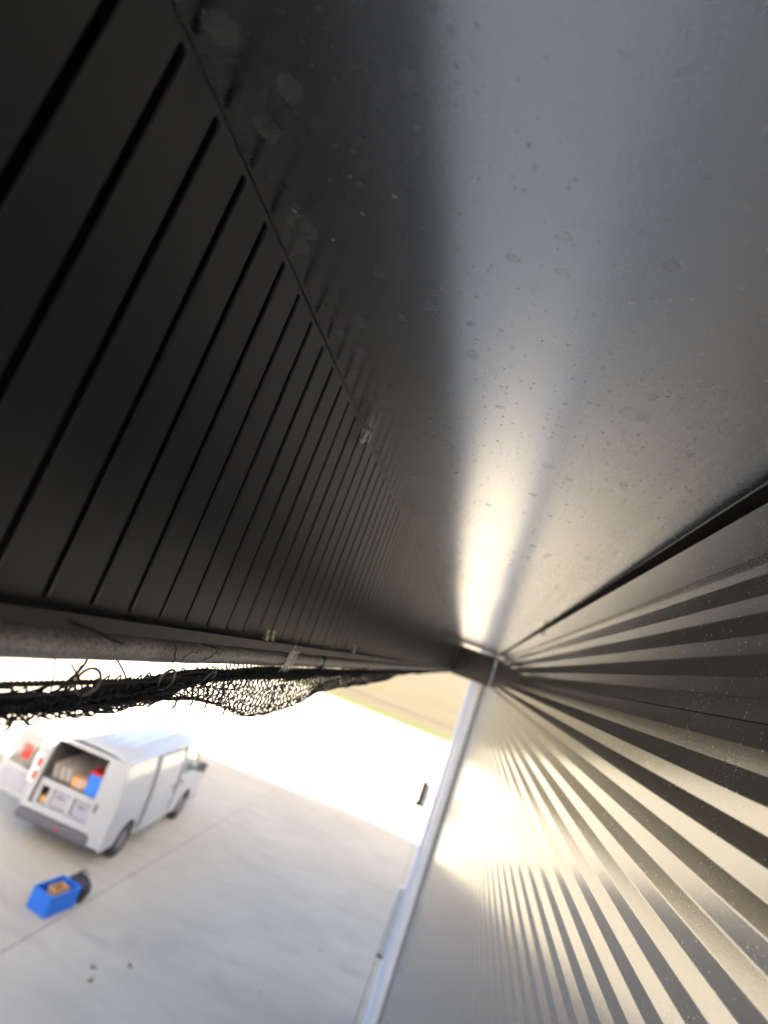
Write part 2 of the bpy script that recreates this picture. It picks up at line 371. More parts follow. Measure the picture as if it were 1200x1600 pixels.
# slotted skirt: one slat per tooth, slots with rounded ends between them
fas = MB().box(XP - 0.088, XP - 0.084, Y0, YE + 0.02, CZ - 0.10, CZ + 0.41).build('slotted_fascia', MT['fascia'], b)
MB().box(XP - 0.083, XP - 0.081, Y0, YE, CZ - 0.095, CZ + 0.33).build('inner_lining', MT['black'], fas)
SP, SW, TH = 0.0531, 0.0098, 0.0026
ZT, ZB = ZS - 0.006, CZ - 0.055
def slat_mesh():
    h = SP / 2; g = SW / 2; poly = []
    def arc(cy, cz, a0, a1, n=5): return [(cy + g * math.cos(R(a0 + (a1 - a0) * i / n)), cz + g * math.sin(R(a0 + (a1 - a0) * i / n))) for i in range(n + 1)]
    t, bt = ZT - g, ZB + g
    poly += [(-h, ZB - 0.004)] + [(h, ZB - 0.004)]
    poly += arc(h, bt, 270, 180) + arc(h, t, 180, 90)
    poly += [(h, ZS + 0.010), (-h, ZS + 0.010)]
    poly += arc(-h, t, 90, 0) + arc(-h, bt, 0, -90)
    m = MB().prism(poly, 'X', XP - TH, XP); me = m.mesh('slat')
    me.materials.append(MT['fascia']); me.materials.append(MT['cut'])
    for p in me.polygons:
        if abs(p.normal.x) < 0.5: p.material_index = 1
    return me
sm = slat_mesh(); ys0 = 0.281 * 0.952 - SP / 2 - SP * 24
ns = int((YE - ys0) / SP)
for i in range(ns): link('slat', sm, MT['fascia'], fas, (random.uniform(-0.00025, 0.00025), ys0 + SP * i, 0))
MB().box(XP - TH, XP, Y0, ys0 - SP / 2 - 0.002, CZ - 0.06, ZS + 0.01).build('plain_panel', MT['fascia'], fas)
MB().prism([(XP - TH, CZ - 0.0596), (XP + 0.018, CZ - 0.0596), (XP + 0.020, CZ - 0.0576), (XP + 0.020, CZ - 0.069), (XP + 0.0185, CZ - 0.069), (XP + 0.0185, CZ - 0.0612), (XP - TH, CZ - 0.0612)], 'Y', Y0, YE).build('bottom_lip', MT['lip'], fas)
MB().box(XP - TH, XP + 0.004, Y0, YE, CZ - 0.075, CZ - 0.063).build('bottom_rail', MT['fascia'], fas)
MB().box(XP + 0.002, 0.2560, 8.60, 8.63, CZ - 0.125, CZ + 0.287, 0.002, 1).build('end_plate', MT['endcap'], b)
MB().box(0.225, 0.256, 8.57, 8.598, CZ - 0.128, CZ + 0.287, 0.002, 1).build('end_plate_rib', MT['dark'], b)
MB().box(XW - 0.050, XW - 0.006, YE - 0.02, YE + 0.002, 0.0, CZ + 0.30).build('corner_shadow_strip', simple('shadow_gap_tone', (0.24, 0.24, 0.20), 0.6), b)  # dark strip added to paint the shadow gap between wall and corner trim
# far corner: folded corner flashing
MB().prism([(XW - 0.004, YE + 0.003), (XW + 0.02, YE + 0.003), (XW + 0.02, YE + 0.26), (0.105, YE + 0.26), (0.105, YE + 0.24), (0.135, YE + 0.24), (0.135, YE + 0.21), (XW - 0.05, YE + 0.21), (XW - 0.05, YE + 0.10), (XW - 0.004, YE + 0.10)], 'Z', 0.0, CZ + 0.30).build('corner_flashing', MT['trim'], b)

# ------------------------------------------------------------------ downpipe and things at the far corner
dp = empty('downpipe', (0.055, YE + 0.30, 0), 0, 'pale blue downpipe running down the far corner of the ribbed wall', 'downpipe')
MB().cyl((0, 0, CZ / 2 + 0.1), 0.048, CZ + 0.2, n=24).build('pipe', MT['bluepipe'], dp)
for zz in (0.6, 2.4, 4.25, 5.05): MB().cyl((0, 0, zz), 0.054, 0.05, n=24, bev=0.004).box(0.04, 0.11, -0.05, 0.0, zz - 0.02, zz + 0.02).build('bracket', MT['whitel'], dp)
for zz in (3.2, 1.45): MB().cyl((0, 0, zz), 0.052, 0.09, n=24, bev=0.004).build('sleeve_joint', MT['bluepipe'], dp)
wb = empty('wall_box', (-0.085, YE + 0.30, 1.10), 0, 'narrow pale grey box with a dark base beside the lower downpipe', 'box')
MB().box(0.0, 0.075, -0.07, 0.05, 0.0, 1.06, 0.018, 3).build('housing', MT['palebox'], wb)
MB().box(-0.03, 0.078, -0.075, 0.055, -0.045, -0.002, 0.008, 2).build('base', MT['dark'], wb)
MB().prism([(0.005, 1.062), (0.072, 1.062), (0.072, 1.11)], 'Y', -0.06, 0.04).build('cap', MT['trim'], wb)
lm = empty('wall_lamp', (-0.11, YE + 0.30, 3.50), 0, 'small dark wall lamp on a pale bracket halfway up the far corner', 'lamp')
MB().box(-0.135, -0.045, -0.06, 0.06, 0.0, 0.40, 0.012, 2).box(-0.165, -0.047, -0.05, 0.05, -0.02, 0.04, 0.006, 2).build('housing', MT['dark'], lm)
MB().box(-0.043, 0.02, -0.045, 0.045, -0.03, 0.37, 0.008, 2).build('bracket', MT['tan' if False else 'trim'], lm)
MB().cyl((0.07, 0, 0.16), 0.018, 0.13, 'X', 12).build('arm', MT['trim'], lm)

# ------------------------------------------------------------------ net rail along the skirt
bar = empty('net_rail', (XP + 0.002, 0, CZ - 0.084), 0, 'weathered grey bar running along under the dark slotted skirt', 'rail')
def bar_mesh():
    v, f = [], []; prof = []
    for i in range(28): a = 2 * math.pi * i / 28; prof.append((0.0140 * math.cos(a), 0.0125 * math.sin(a)))
    ys = np.concatenate([np.linspace(-2.5, 0, 20), np.linspace(0.02, 2.5, 120), np.linspace(2.6, 8.56, 40)]); n = len(prof)
    for y in ys:
        for p in prof:
            q = 1 + 0.03 * math.sin(y * 31 + p[0] * 200) * math.sin(y * 57 + p[1] * 150)
            v.append((p[0] * q, y, p[1] * q + 0.0006 * math.sin(y * 2.1)))
    for j in range(len(ys) - 1):
        for i in range(n): f.append((j * n + i, j * n + (i + 1) % n, (j + 1) * n + (i + 1) % n, (j + 1) * n + i))
    f += [tuple(range(n))[::-1], tuple((len(ys) - 1) * n + i for i in range(n))]
    return mesh_from('bar', v, f, True)
link('bar', bar_mesh(), MT['bar'], bar)
BX, BZ, BHW, BHH = XP + 0.002, CZ - 0.084, 0.0140, 0.0125
# joint sleeve shadow line on the bar
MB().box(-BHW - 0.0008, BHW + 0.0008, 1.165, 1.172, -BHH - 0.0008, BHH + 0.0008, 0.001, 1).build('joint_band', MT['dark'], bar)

def crack(name, pts, r, label, mat='black', cat='thread'):
    o = MB().tube(pts, r, 5).build(name, MT[mat]); return tag(o, label, cat)
fx = BX + BHW + 0.0006
crack('loose_thread', [(fx, 0.551, CZ - .0745), (fx + .0004, 0.556, CZ - .0790), (fx + .0006, 0.557, CZ - .0835), (fx + .0002, 0.561, CZ - .0880), (fx, 0.560, CZ - .0930)], 0.00055, 'short dark thread lying straight down the grey rail, left of the curled one')
crack('loose_thread', [(fx, 0.578, CZ - .0905), (fx + .0006, 0.582, CZ - .0835), (fx + .0012, 0.592, CZ - .0795), (fx + .0016, 0.604, CZ - .0805), (fx + .001, 0.600, CZ - .0775), (fx, 0.612, CZ - .0770)], 0.0004, 'wispy dark thread with a kinked end on the grey rail')
crack('loose_thread', [(fx + .003, 0.600, CZ - .0700), (fx + .004, 0.635, CZ - .0725), (fx + .002, 0.648, CZ - .0775), (fx + .0006, 0.640, CZ - .0840), (fx, 0.622, CZ - .0885)], 0.0005, 'curled dark thread looping down over the grey rail')
crack('loose_thread', [(fx + .006, 0.385, CZ - .0640), (fx + .006, 0.415, CZ - .0690), (fx + .004, 0.440, CZ - .0740), (fx + .001, 0.462, CZ - .0765)], 0.0012, 'thick dark strand drooping from the skirt lip at the left edge', 'twine', 'strand')

# ------------------------------------------------------------------ cable ties, bolts, clip
def tie_loop(name, y, tail, label, group=None, lean=0.010, wd=0.0080):
    o = empty(name, (BX, y, BZ), 0, label, 'cable tie', group)
    m = MB(); hw, hh = BHW + 0.0012, BHH + 0.0016; low = -0.020
    loop = [(hw, hh), (hw + .0010, 0), (hw - 0.001, -hh), (hw - 0.006, low), (-hw + 0.006, low), (-hw, -hh), (-hw, hh)]
    loop = [Vector((p[0], 0, p[1])) for p in loop]
    N = len(loop); th = 0.0009; vin, vout = [], []
    c = Vector((0, 0, -0.004))
    for p in loop:
        d = (p - c).normalized()
        sh = lean * (-(p.z) / 0.03)
        for arr, k2 in ((vin, 0), (vout, th)):
            q = p + d * k2; arr.append([m.bm.verts.new((q.x, -wd / 2 - sh, q.z)), m.bm.verts.new((q.x, wd / 2 - sh, q.z))])
    for i in range(N):
        j = (i + 1) % N
        m.bm.faces.new((vout[i][0], vout[i][1], vout[j][1], vout[j][0])); m.bm.faces.new((vin[i][0], vin[j][0], vin[j][1], vin[i][1]))
        m.bm.faces.new((vin[i][0], vout[i][0], vout[j][0], vin[j][0])); m.bm.faces.new((vin[i][1], vin[j][1], vout[j][1], vout[i][1]))
    m.build('band', MT['tie'], o)
    MB().box(hw - 0.002, hw + 0.0042, -0.0034, 0.0034, hh - 0.0005, hh + 0.0048, 0.0006, 1).build('head', MT['tie'], o)
    if tail: MB().tube([(hw + .002, 0, hh + .004), (hw + .005, 0.002, hh + .012), (hw + .004, 0.006, hh + .017)], 0.0010, 6).build('tail', MT['tie'], o)
    return o
for i, yy in enumerate((0.918, 0.9285, 0.9390, 0.9540)):
    tie_loop('cable_tie', yy, i in (0,), ['pale cable tie around the grey rail, nearest of the bundle of four', 'pale cable tie around the grey rail, second of the bundle of four', 'pale cable tie around the grey rail, third of the bundle of four', 'pale cable tie around the grey rail, farthest of the bundle of four'][i], 'cable ties around the rail')
tie_loop('cable_tie', 1.74, True, 'single blurred cable tie around the rail beyond the bundle of four', 'cable ties around the rail', wd=0.0065)
tie_loop('cable_tie', 2.62, False, 'small faint cable tie around the rail farthest from view', 'cable ties around the rail', wd=0.0065)
def bolt(y, x, label, s=1.0, ang=0.0):
    o = empty('bolt', (x, y, CZ - 0.0576), 0, label, 'bolt', 'bolts standing on the skirt lip'); o.rotation_euler = (ang, 0, 0.4)
    MB().cyl((0, 0, 0.0014 * s), 0.0055 * s, 0.0016 * s, n=20).build('washer', MT['steel'], o)
    MB().cyl((0, 0, 0.0048 * s), 0.0042 * s, 0.005 * s, n=6, bev=0.0005).build('nut', MT['steel'], o)
    m = MB(); m.cyl((0, 0, 0.009 * s), 0.0022 * s, 0.012 * s, n=12)
    for q in range(4): m.cyl((0, 0, (0.0085 + 0.0016 * q) * s), 0.0026 * s, 0.0006, n=12)
    m.build('thread', MT['steel'], o)
bolt(0.800, XP + 0.013, 'bright bolt on the skirt lip, nearer of the touching pair'); bolt(0.832, XP + 0.010, 'bright bolt on the skirt lip, farther of the touching pair')
bolt(1.420, XP + 0.012, 'single blurred bolt on the skirt lip beyond the cable ties', 1.3)
cl = empty('wire_clip', (XP + 0.006, 0.909, CZ + 0.302), 0, 'small bright twisted metal clip where the slotted skirt meets the ceiling panel', 'clip')
MB().tube([(0.002, -.001, .014), (0.004, 0, .008), (0.001, .002, .002), (.003, 0, -.004), (.001, -.002, -.010)], [.0028, .0034, .0030, .0034, .0022], 9).build('shank', MT['steel'], cl)
MB().tube([(.002, -.002, .010), (-.002, -.008, .011), (-.002, -.013, .006), (0, -.016, .003)], .0013, 7).build('prong', MT['steel'], cl)
MB().tube([(.003, .004, .016), (.008, .008, .012), (.009, .010, .004), (.008, .009, -.004)], .0016, 7).build('prong', MT['steel'], cl)
MB().tube([(.001, -.002, -.009), (.002, -.008, -.011), (.001, -.013, -.009)], [.0024, .0030, .0014], 8).build('prong', MT['steel'], cl)
gc = empty('gap_clip', (XW - 0.004, 3.0, CZ + 0.300), 0, 'tiny dark clip hanging from the black gap above the ribbed wall', 'clip')
MB().box(-.004, .010, -.02, .02, -.004, .016, .002, 1).build('body', MT['black'], gc); MB().tube([(0, 0, -.003), (-.006, -.05, -.022), (-.004, -.08, -.026)], .003, 6).build('tab', MT['black'], gc)

# ------------------------------------------------------------------ gathered net, rope, rings
def interp(y, pts):
    xs, vv = zip(*pts); return np.interp(y, xs, vv)
ZTOP = [(-.5, -.125), (.37, -.123), (.46, -.122), (.56, -.113), (.66, -.101), (.8, -.099), (1.2, -.099), (3, -.098), (10, -.098)]
ZBOT = [(-.5, -.140), (.36, -.139), (.48, -.140), (.58, -.136), (.66, -.140), (.74, -.152), (.84, -.172), (.93, -.180), (1.02, -.176), (1.12, -.168), (1.22, -.156), (1.4, -.147), (1.56, -.144), (1.72, -.149), (1.95, -.144), (2.2, -.141), (2.5, -.122), (3.0, -.114), (3.4, -.121), (4.2, -.113), (5, -.118), (6, -.111), (7.5, -.116), (10, -.11)]
def smooth_noise(n, m, step, amp):
    a = rng.normal(size=(n // step + 3, m)); x = np.arange(n) / step; i = x.astype(int); t = (x - i)[:, None]; t = t * t * (3 - 2 * t)
    return (a[i] * (1 - t) + a[i + 1] * t) * amp
def net():
    p = 0.0165; ROW = 22; N = int((8.5 + 0.2) / p)
    y = -0.2 + np.arange(N) * p; j = np.arange(ROW); s = j / (ROW - 1)
    YY = y[:, None] + (0.5 * p) * (j[None, :] % 2)
    zt = interp(y, ZTOP)[:, None]; zb = interp(y, ZBOT)[:, None]
    bundle = 6                                                            # first rows stay rolled up at the top
    u_ = np.clip((j - bundle) / (ROW - 1 - bundle), 0, 1)[None, :]
    ph = smooth_noise(N, 1, 18, 0.05)
    fold = 1 - np.abs(np.clip(u_ * 2.0 + ph * (u_ > 0), 0, 2.0) - 1)      # down the near side, up the far side
    fold = np.where(u_ > 0, fold, 0.12 * np.abs(np.sin(j[None, :] * 1.9 + smooth_noise(N, 1, 9, 2.0))))
    Zc = zt + (zb - zt) * np.clip(fold, 0, 1)
    wid = 0.016 + 0.25 * (zt - zb)
    side_ = np.where(u_ < 0.5, 1.0, -1.0) * np.sqrt(np.clip(1 - fold ** 2, 0, 1))
    Xc = BX + 0.002 + wid * 0.5 * side_ + smooth_noise(N, ROW, 9, 0.0030)
    open_ = np.clip((zt - zb - 0.03) / 0.04, 0, 1)
    Zc = Zc + smooth_noise(N, ROW, 7, 0.0022) + rng.normal(size=(N, ROW)) * 0.0012
    Yc = YY + smooth_noise(N, ROW, 10, 0.006) + rng.normal(size=(N, ROW)) * (0.0030 - 0.0010 * open_)
    P = np.stack([Xc, Yc, Zc + CZ], -1)
    segs = []
    I, J = np.meshgrid(np.arange(N - 1), np.arange(ROW - 1), indexing='ij'); even = (J % 2 == 0)
    a1 = np.stack([I, J], -1).reshape(-1, 2)
    # diamond: node (i,j) joins (i,j+1) and its neighbour
    b1 = np.stack([I, J + 1], -1).reshape(-1, 2)
    o = np.where(even, I - 1, I + 1); o = np.clip(o, 0, N - 1); b2 = np.stack([o, J + 1], -1).reshape(-1, 2)
    A = np.concatenate([P[a1[:, 0], a1[:, 1]], P[a1[:, 0], a1[:, 1]]]); B = np.concatenate([P[b1[:, 0], b1[:, 1]], P[b2[:, 0], b2[:, 1]]])
    d = B - A; L = np.linalg.norm(d, axis=1, keepdims=True); ok = (L[:, 0] < 0.05) & (L[:, 0] > 1e-5); A, B, d, L = A[ok], B[ok], d[ok], L[ok]
    t = d / L; ref = np.where(np.abs(t[:, 2:3]) < 0.9, np.array([[0, 0, 1.0]]), np.array([[1.0, 0, 0]]))
    u = np.cross(t, ref); u /= np.linalg.norm(u, axis=1, keepdims=True); v = np.cross(t, u); r = 0.00095
    # a slack strand bows a little between its knots: 3 rings of 3
    mid = (A + B) / 2 + np.array([0, 0, -1.0]) * np.clip(0.0135 - L, 0, 0.01) * 0.25
    rings = []
    for c in (A, mid, B):
        for k in range(3):
            a = 2 * math.pi * k / 3; rings.append(c + (u * math.cos(a) + v * math.sin(a)) * r)
    V = np.stack(rings, 1).reshape(-1, 3); n = len(A); base = (np.arange(n) * 9)[:, None]
    F = []
    for q in (0, 3):
        for k in range(3): F.append(base + np.array([[q + k, q + (k + 1) % 3, q + 3 + (k + 1) % 3, q + 3 + k]]))
    F = np.concatenate(F)
    me = bpy.data.meshes.new('netting'); me.vertices.add(len(V)); me.vertices.foreach_set('co', V.ravel())
    me.loops.add(F.size); me.loops.foreach_set('vertex_index', F.ravel().astype(np.int32))
    me.polygons.add(len(F)); me.polygons.foreach_set('loop_start', (np.arange(len(F)) * 4).astype(np.int32)); me.polygons.foreach_set('loop_total', np.full(len(F), 4, np.int32))
    me.update(); me.validate(); return me
no = link('gathered_net', net(), MT['twine']); tag(no, 'black knotted netting gathered in a sagging bundle under the grey rail', 'net')
# folded core of the bundle: many more turns of the same mesh rolled tight
def core():
    m = MB(); 
    for k in range(10):
        pts = []; a0 = random.uniform(0, 6.28); 
        for i in range(150):
            y = -0.2 + i * 0.042; zt = float(interp(y, ZTOP)); zb = float(interp(y, ZBOT)); th = min(zt - zb, 0.030)
            cz_ = zt - th * (0.45 if y < 0.62 else 0.30)
            rr = 0.36 * th * (1 if y < 0.62 else 0.55)
            pts.append((BX + 0.002 + rr * math.cos(a0 + y * 7 + k), y, CZ + cz_ + rr * 0.75 * math.sin(a0 * 2 + y * 9 + k) ))
        m.tube(pts, [random.uniform(0.0022, 0.0042) for _ in pts], 6)
    return m.mesh('core')
link('rolled_core', core(), MT['twine'], no)
# pulled-up loops of twine from the bundle to the rail and rope
def loop_part(pts, r): MB().tube(pts, r, 5).build('twine_loop', MT['twine'], no)
for k in range(20):
    y = random.uniform(0.05, 0.62); dy = random.uniform(-0.03, 0.03); xx = BX + random.uniform(-0.012, 0.014)
    zt = float(interp(y, ZTOP)); pts = []
    for i in range(7):
        t = i / 6; pts.append((xx + 0.004 * math.sin(t * 3.1 + k), y + dy * t + 0.006 * math.sin(t * 3.14), CZ + (zt - 0.006) * (1 - t) + (-0.0965) * t))
    loop_part(pts, random.choice((0.0007, 0.0009, 0.0012)))
for k in range(9):
    y = random.uniform(0.30, 0.80); zb = float(interp(y, ZBOT)); xx = BX + random.uniform(-0.004, 0.012); L = random.uniform(0.003, 0.006)
    loop_part([(xx, y, CZ + zb + 0.004), (xx + .001, y - 0.001, CZ + zb - L * .5), (xx, y - 0.003, CZ + zb - L)], 0.0011)
def rope():
    m = MB()
    for s in range(3):
        pts = []
        for i in range(520):
            y = -0.15 + i * 0.0019; cz_ = CZ - 0.1075 - 0.0030 * math.sin((y - 0.1) * 5.0) * (y < 0.75) - max(0, y - 0.5) * 0.012
            a = y * 2 * math.pi / 0.017 + s * 2.094; pts.append((BX + 0.012 + 0.0013 * math.cos(a), y, cz_ + 0.0013 * math.sin(a)))
        m.tube(pts, 0.00135, 6)
    return m.mesh('rope')
ro = link('support_rope', rope(), MT['rope']); tag(ro, 'grey twisted rope strung between the rail and the gathered net', 'rope')
ring_spots = [(0.300, 'at the left edge of the picture'), (0.437, 'large and tilted, clearest of all, left of the loose threads'), (0.560, 'below the left loose thread'), (0.655, 'half hidden in the net left of the cable ties')]
tm = MB(); tm.tube([(0.0105 * math.cos(a), 0, 0.0105 * math.sin(a)) for a in np.linspace(0, 2 * math.pi, 37)[:-1]], 0.0013, 8, True)
tmm = tm.mesh('ring')
for k, (yy, lab) in enumerate(ring_spots):
    o = link('hanging_ring', tmm, MT['ring'], None, (BX + 0.016, yy, CZ - 0.1085), (R(12 * (k - 1)), R(15), R(58 + 14 * k)))
    tag(o, 'pale plastic net ring ' + lab, 'ring', 'rings holding the net to the rope')

# ------------------------------------------------------------------ van
VX, VY, VR = -6.66, 12.45, R(4)
def vp(x, y, zz): return (VX + x * math.cos(VR) - y * math.sin(VR), VY + x * math.sin(VR) + y * math.cos(VR), zz)
van = empty('van', (VX, VY, 0), VR, 'white panel van parked on the yard with its rear door open', 'van')
van.scale = (1.0, 0.975, 1.05)
def sidex(z): return 0.955 - max(0.0, z - 1.05) * 0.085 - max(0.0, z - 1.62) * 0.12 - max(0.0, 0.55 - z) * 0.10
def side(sgn, outline, thick=0.03, off=0.0, cuts=(0.55, 0.8, 1.05, 1.3, 1.62, 1.8)):
    bm = bmesh.new(); vs_ = [bm.verts.new((0, p[0], p[1])) for p in outline]; bm.faces.new(vs_)
    for zc in cuts: bmesh.ops.bisect_plane(bm, geom=bm.verts[:] + bm.edges[:] + bm.faces[:], plane_co=(0, 0, zc), plane_no=(0, 0, 1))
    bmesh.ops.triangulate(bm, faces=[f for f in bm.faces if len(f.verts) > 4])
    for v in bm.verts: v.co.x = sgn * (sidex(v.co.z) + off)
    r = bmesh.ops.extrude_face_region(bm, geom=bm.faces[:])
    for v in [g for g in r['geom'] if isinstance(g, bmesh.types.BMVert)]: v.co.x -= sgn * thick
    m = MB(); m.join(bm); return m
def arch(cy, r=0.40, z0=0.30, n=10): return [(cy - r * math.cos(math.pi * i / n), max(z0, 0.34 + r * 0.98 * math.sin(math.pi * i / n))) for i in range(n + 1)]
HT = 2.02
rear_out = [(-0.93, 0.34)] + arch(0.0) + [(2.06, 0.30), (2.06, 1.93), (-0.86, 1.95), (-0.93, 1.6)]
def cab_side(sg, parent, pre):
    """cab side with a real window opening"""
    wing = [(3.30, 0.82)] + [(3.0 + 0.40 * math.cos(q), 0.34 + 0.39 * math.sin(q)) for q in np.linspace(R(48), 0, 6)] + [(3.78, 0.32), (3.93, 0.6), (3.92, 0.80), (3.87, 0.95), (3.76, 1.05), (3.60, 1.12), (3.42, 1.16), (3.30, 1.16)]
    fd = side(sg, [(2.10, 0.32), (2.58, 0.32)] + [(3.0 - 0.40 * math.cos(q), 0.34 + 0.39 * math.sin(q)) for q in np.linspace(0, R(128), 8)] + [(3.28, 0.80), (3.30, 1.16), (3.27, 1.20), (2.10, 1.20)]).build('front_door', MT['white'], parent)
    side(sg, [(2.10, 1.202), (2.20, 1.202), (2.20, 1.80), (2.10, 1.90)]).build('window_frame', MT['white'], fd)
    side(sg, [(2.102, 1.902), (2.202, 1.802), (2.60, 1.80), (2.64, 1.90)]).build('window_frame', MT['white'], fd)
    side(sg, [(3.18, 1.202), (3.268, 1.202), (2.642, 1.898), (2.602, 1.798)]).build('window_frame', MT['bumper'], fd)
    side(sg, [(2.203, 1.203), (3.176, 1.203), (2.60, 1.797), (2.203, 1.797)], 0.006, -0.012).build('window', MT['clear'], fd)
    MB().box(min(sg * 0.955, sg * 0.985), max(sg * 0.955, sg * 0.985), 2.16, 2.30, 1.04, 1.08, 0.006, 2).build('handle', MT['bumper'], fd)
    side(sg, wing).build('front_wing', MT['white'], parent)
side(-1, rear_out).build('side_panel', MT['white'], van)
cab_side(-1, van, ''); cab_side(1, van, '')
side(1, [(-0.93, 0.34)] + arch(0.0) + [(0.95, 0.30), (0.95, 1.93), (-0.86, 1.95), (-0.93, 1.6)]).build('side_panel', MT['white'], van)
side(1, [(0.95, 0.30), (2.06, 0.30), (2.06, 0.46), (0.95, 0.46)]).build('sill_panel', MT['white'], van)
side(1, [(0.95, 1.86), (2.06, 1.86), (2.06, 1.93), (0.95, 1.93)]).build('header_panel', MT['white'], van)
sd = side(1, [(0.50, 0.42), (1.74, 0.38), (1.74, 1.86), (0.50, 1.88)], 0.035, 0.065).build('sliding_door', MT['white'], van)
side(1, [(0.64, 1.20), (1.60, 1.20), (1.60, 1.70), (0.64, 1.70)], 0.010, 0.070).build('pressed_panel', MT['white'], sd)
MB().box(1.005, 1.030, 1.52, 1.68, 1.06, 1.10, 0.006, 2).build('handle', MT['bumper'], sd)
def roof_shell():
    v, f = [], []; ys = [-0.93, -0.86, 0.2, 1.4, 2.3, 2.64]; xs = np.linspace(-1, 1, 15)
    for y in ys:
        for x in xs:
            e = abs(x); zz = 1.93 + 0.115 * (1 - e ** 3.2) ** 0.9 - (0.06 if y == ys[0] else 0) - (0.03 if y == ys[-1] else 0)
            v.append((x * 0.845, y, zz))
    n = len(xs)
    for j in range(len(ys) - 1):
        for i in range(n - 1): a = j * n + i; f.append((a, a + 1, a + n + 1, a + n))
    return mesh_from('roof', v, f, True)
rf = link('roof', roof_shell(), MT['white'], van)
for xx in (-0.5, -0.25, 0.0, 0.25, 0.5): MB().box(xx - 0.03, xx + 0.03, -0.5, 2.3, 2.030, 2.052, 0.008, 2).build('roof_bead', MT['white'], rf)
MB().box(-0.84, 0.84, -0.80, 2.6, 1.90, 1.925).build('roof_lining', MT['lining'], rf)
for s in (-1, 1): MB().box(s * 0.858 - 0.03, s * 0.858 + 0.03, -0.90, 2.62, 1.915, 1.955, 0.012, 2).build('roof_gutter', MT['white'], rf)
v = [(-.84, 2.62, 1.90), (.84, 2.62, 1.90), (.90, 3.32, 1.15), (-.90, 3.32, 1.15), (-.5, 2.70, 1.91), (.5, 2.70, 1.91), (.5, 3.44, 1.15), (-.5, 3.44, 1.15)]
link('windscreen', mesh_from('windscreen', v, [(0, 3, 7, 4), (4, 7, 6, 5), (5, 6, 2, 1)]), MT['clear'], van)
MB().prism([(3.28, 1.14), (3.42, 1.165), (3.60, 1.12), (3.76, 1.05), (3.87, 0.95), (3.92, 0.80), (3.93, 0.6), (3.60, 0.58), (3.28, 0.7)], 'X', -0.915, 0.915).build('bonnet', MT['white'], van)
MB().box(-0.93, 0.93, 3.70, 3.98, 0.28, 0.60, 0.05, 3).build('front_bumper', MT['bumper'], van)
for s in (-1, 1): MB().box(s * 0.70 - 0.18, s * 0.70 + 0.18, 3.80, 3.945, 0.74, 0.93, 0.04, 3).build('headlight', MT['whitel'], van)
for s in (-1, 1):
    mr = MB().box(s * 1.10 - 0.10, s * 1.10 + 0.10, 2.98, 3.10, 1.20, 1.42, 0.03, 3).build('mirror', MT['bumper'], van)
    MB().box(s * 0.985 - 0.05, s * 0.985 + 0.05, 3.00, 3.06, 1.18, 1.23, 0.008, 2).build('mirror_arm', MT['bumper'], mr)
rb = MB().box(-0.96, 0.66, -1.01, -0.80, 0.36, 0.55, 0.05, 3).build('rear_bumper', MT['bumper'], van)
MB().box(-0.06, 0.02, -1.018, -1.00, 0.44, 0.47).build('reflector', MT['redl'], rb)
# wheels
def wheel(x, y):
    s = 1 if x > 0 else -1
    w0 = MB().cyl((0, 0, 0), 0.205, 0.20, 'X', 28, 0.02).build('wheel', MT['hub'], van, loc=(x, y, 0.335))
    pts = [(0.0, 0.2 + 0.0, 0)]
    v, f = [], []; prof = [(-0.095, 0.215), (-0.105, 0.29), (-0.085, 0.328), (0.085, 0.328), (0.105, 0.29), (0.095, 0.215)]; n = 36
    for k in range(n):
        a = 2 * math.pi * k / n
        for p in prof: v.append((p[0], p[1] * math.cos(a), p[1] * math.sin(a)))
    for k in range(n):
        for i in range(5): f.append((k * 6 + i, k * 6 + i + 1, ((k + 1) % n) * 6 + i + 1, ((k + 1) % n) * 6 + i))
    link('tyre', mesh_from('tyre', v, f, True), MT['rubber'], w0)
    m = MB()
    for k in range(5):
        a = 2 * math.pi * k / 5; m.cyl((s * 0.102, 0.06 * math.cos(a), 0.06 * math.sin(a)), 0.011, 0.015, 'X', 8)
    m.cyl((s * 0.101, 0, 0), 0.035, 0.02, 'X', 16).build('hub_nuts', MT['zinc'], w0)
for x in (-0.83, 0.83):
    for y in (0.0, 3.0): wheel(x, y)
# cargo bay
MB().box(-0.90, 0.90, -0.88, 2.05, 0.52, 0.58).build('cargo_floor', MT['lining'], van)
MB().box(-0.86, 0.86, 2.03, 2.07, 0.58, 1.90).build('bulkhead', MT['lining'], van)
MB().box(-0.86, -0.84, -0.75, 2.0, 0.58, 1.90).build('side_lining', MT['lining'], van)
MB().box(0.82, 0.84, -0.75, 0.93, 0.58, 1.88).build('side_lining', MT['lining'], van)
# rear door frame
for s in (-1,): MB().prism([(s * 0.955, 0.56), (s * 0.955, 1.05), (s * 0.90, 1.65), (s * 0.84, 1.93), (s * 0.74, 1.90), (s * 0.79, 1.62), (s * 0.82, 1.05), (s * 0.84, 0.56)], 'Y', -0.945, -0.86).build('rear_pillar', MT['white'], van)
cd = MB().prism([(0.955, 0.40), (0.955, 1.05), (0.90, 1.65), (0.845, 1.93), (0.44, 1.93), (0.46, 1.0), (0.50, 0.58), (0.62, 0.58), (0.64, 0.40)], 'Y', -0.965, -0.90).build('rear_door', MT['white'], van)
MB().prism([(0.875, 1.15), (0.825, 1.72), (0.53, 1.74), (0.545, 1.15)], 'Y', -0.972, -0.966).build('pressed_panel', MT['white'], cd)
MB().box(0.53, 0.58, -0.985, -0.966, 0.95, 1.10, 0.006, 2).build('handle', MT['bumper'], cd)
MB().box(-0.80, 0.80, -0.94, -0.86, 1.85, 1.93, 0.015, 2).build('rear_header', MT['white'], van)
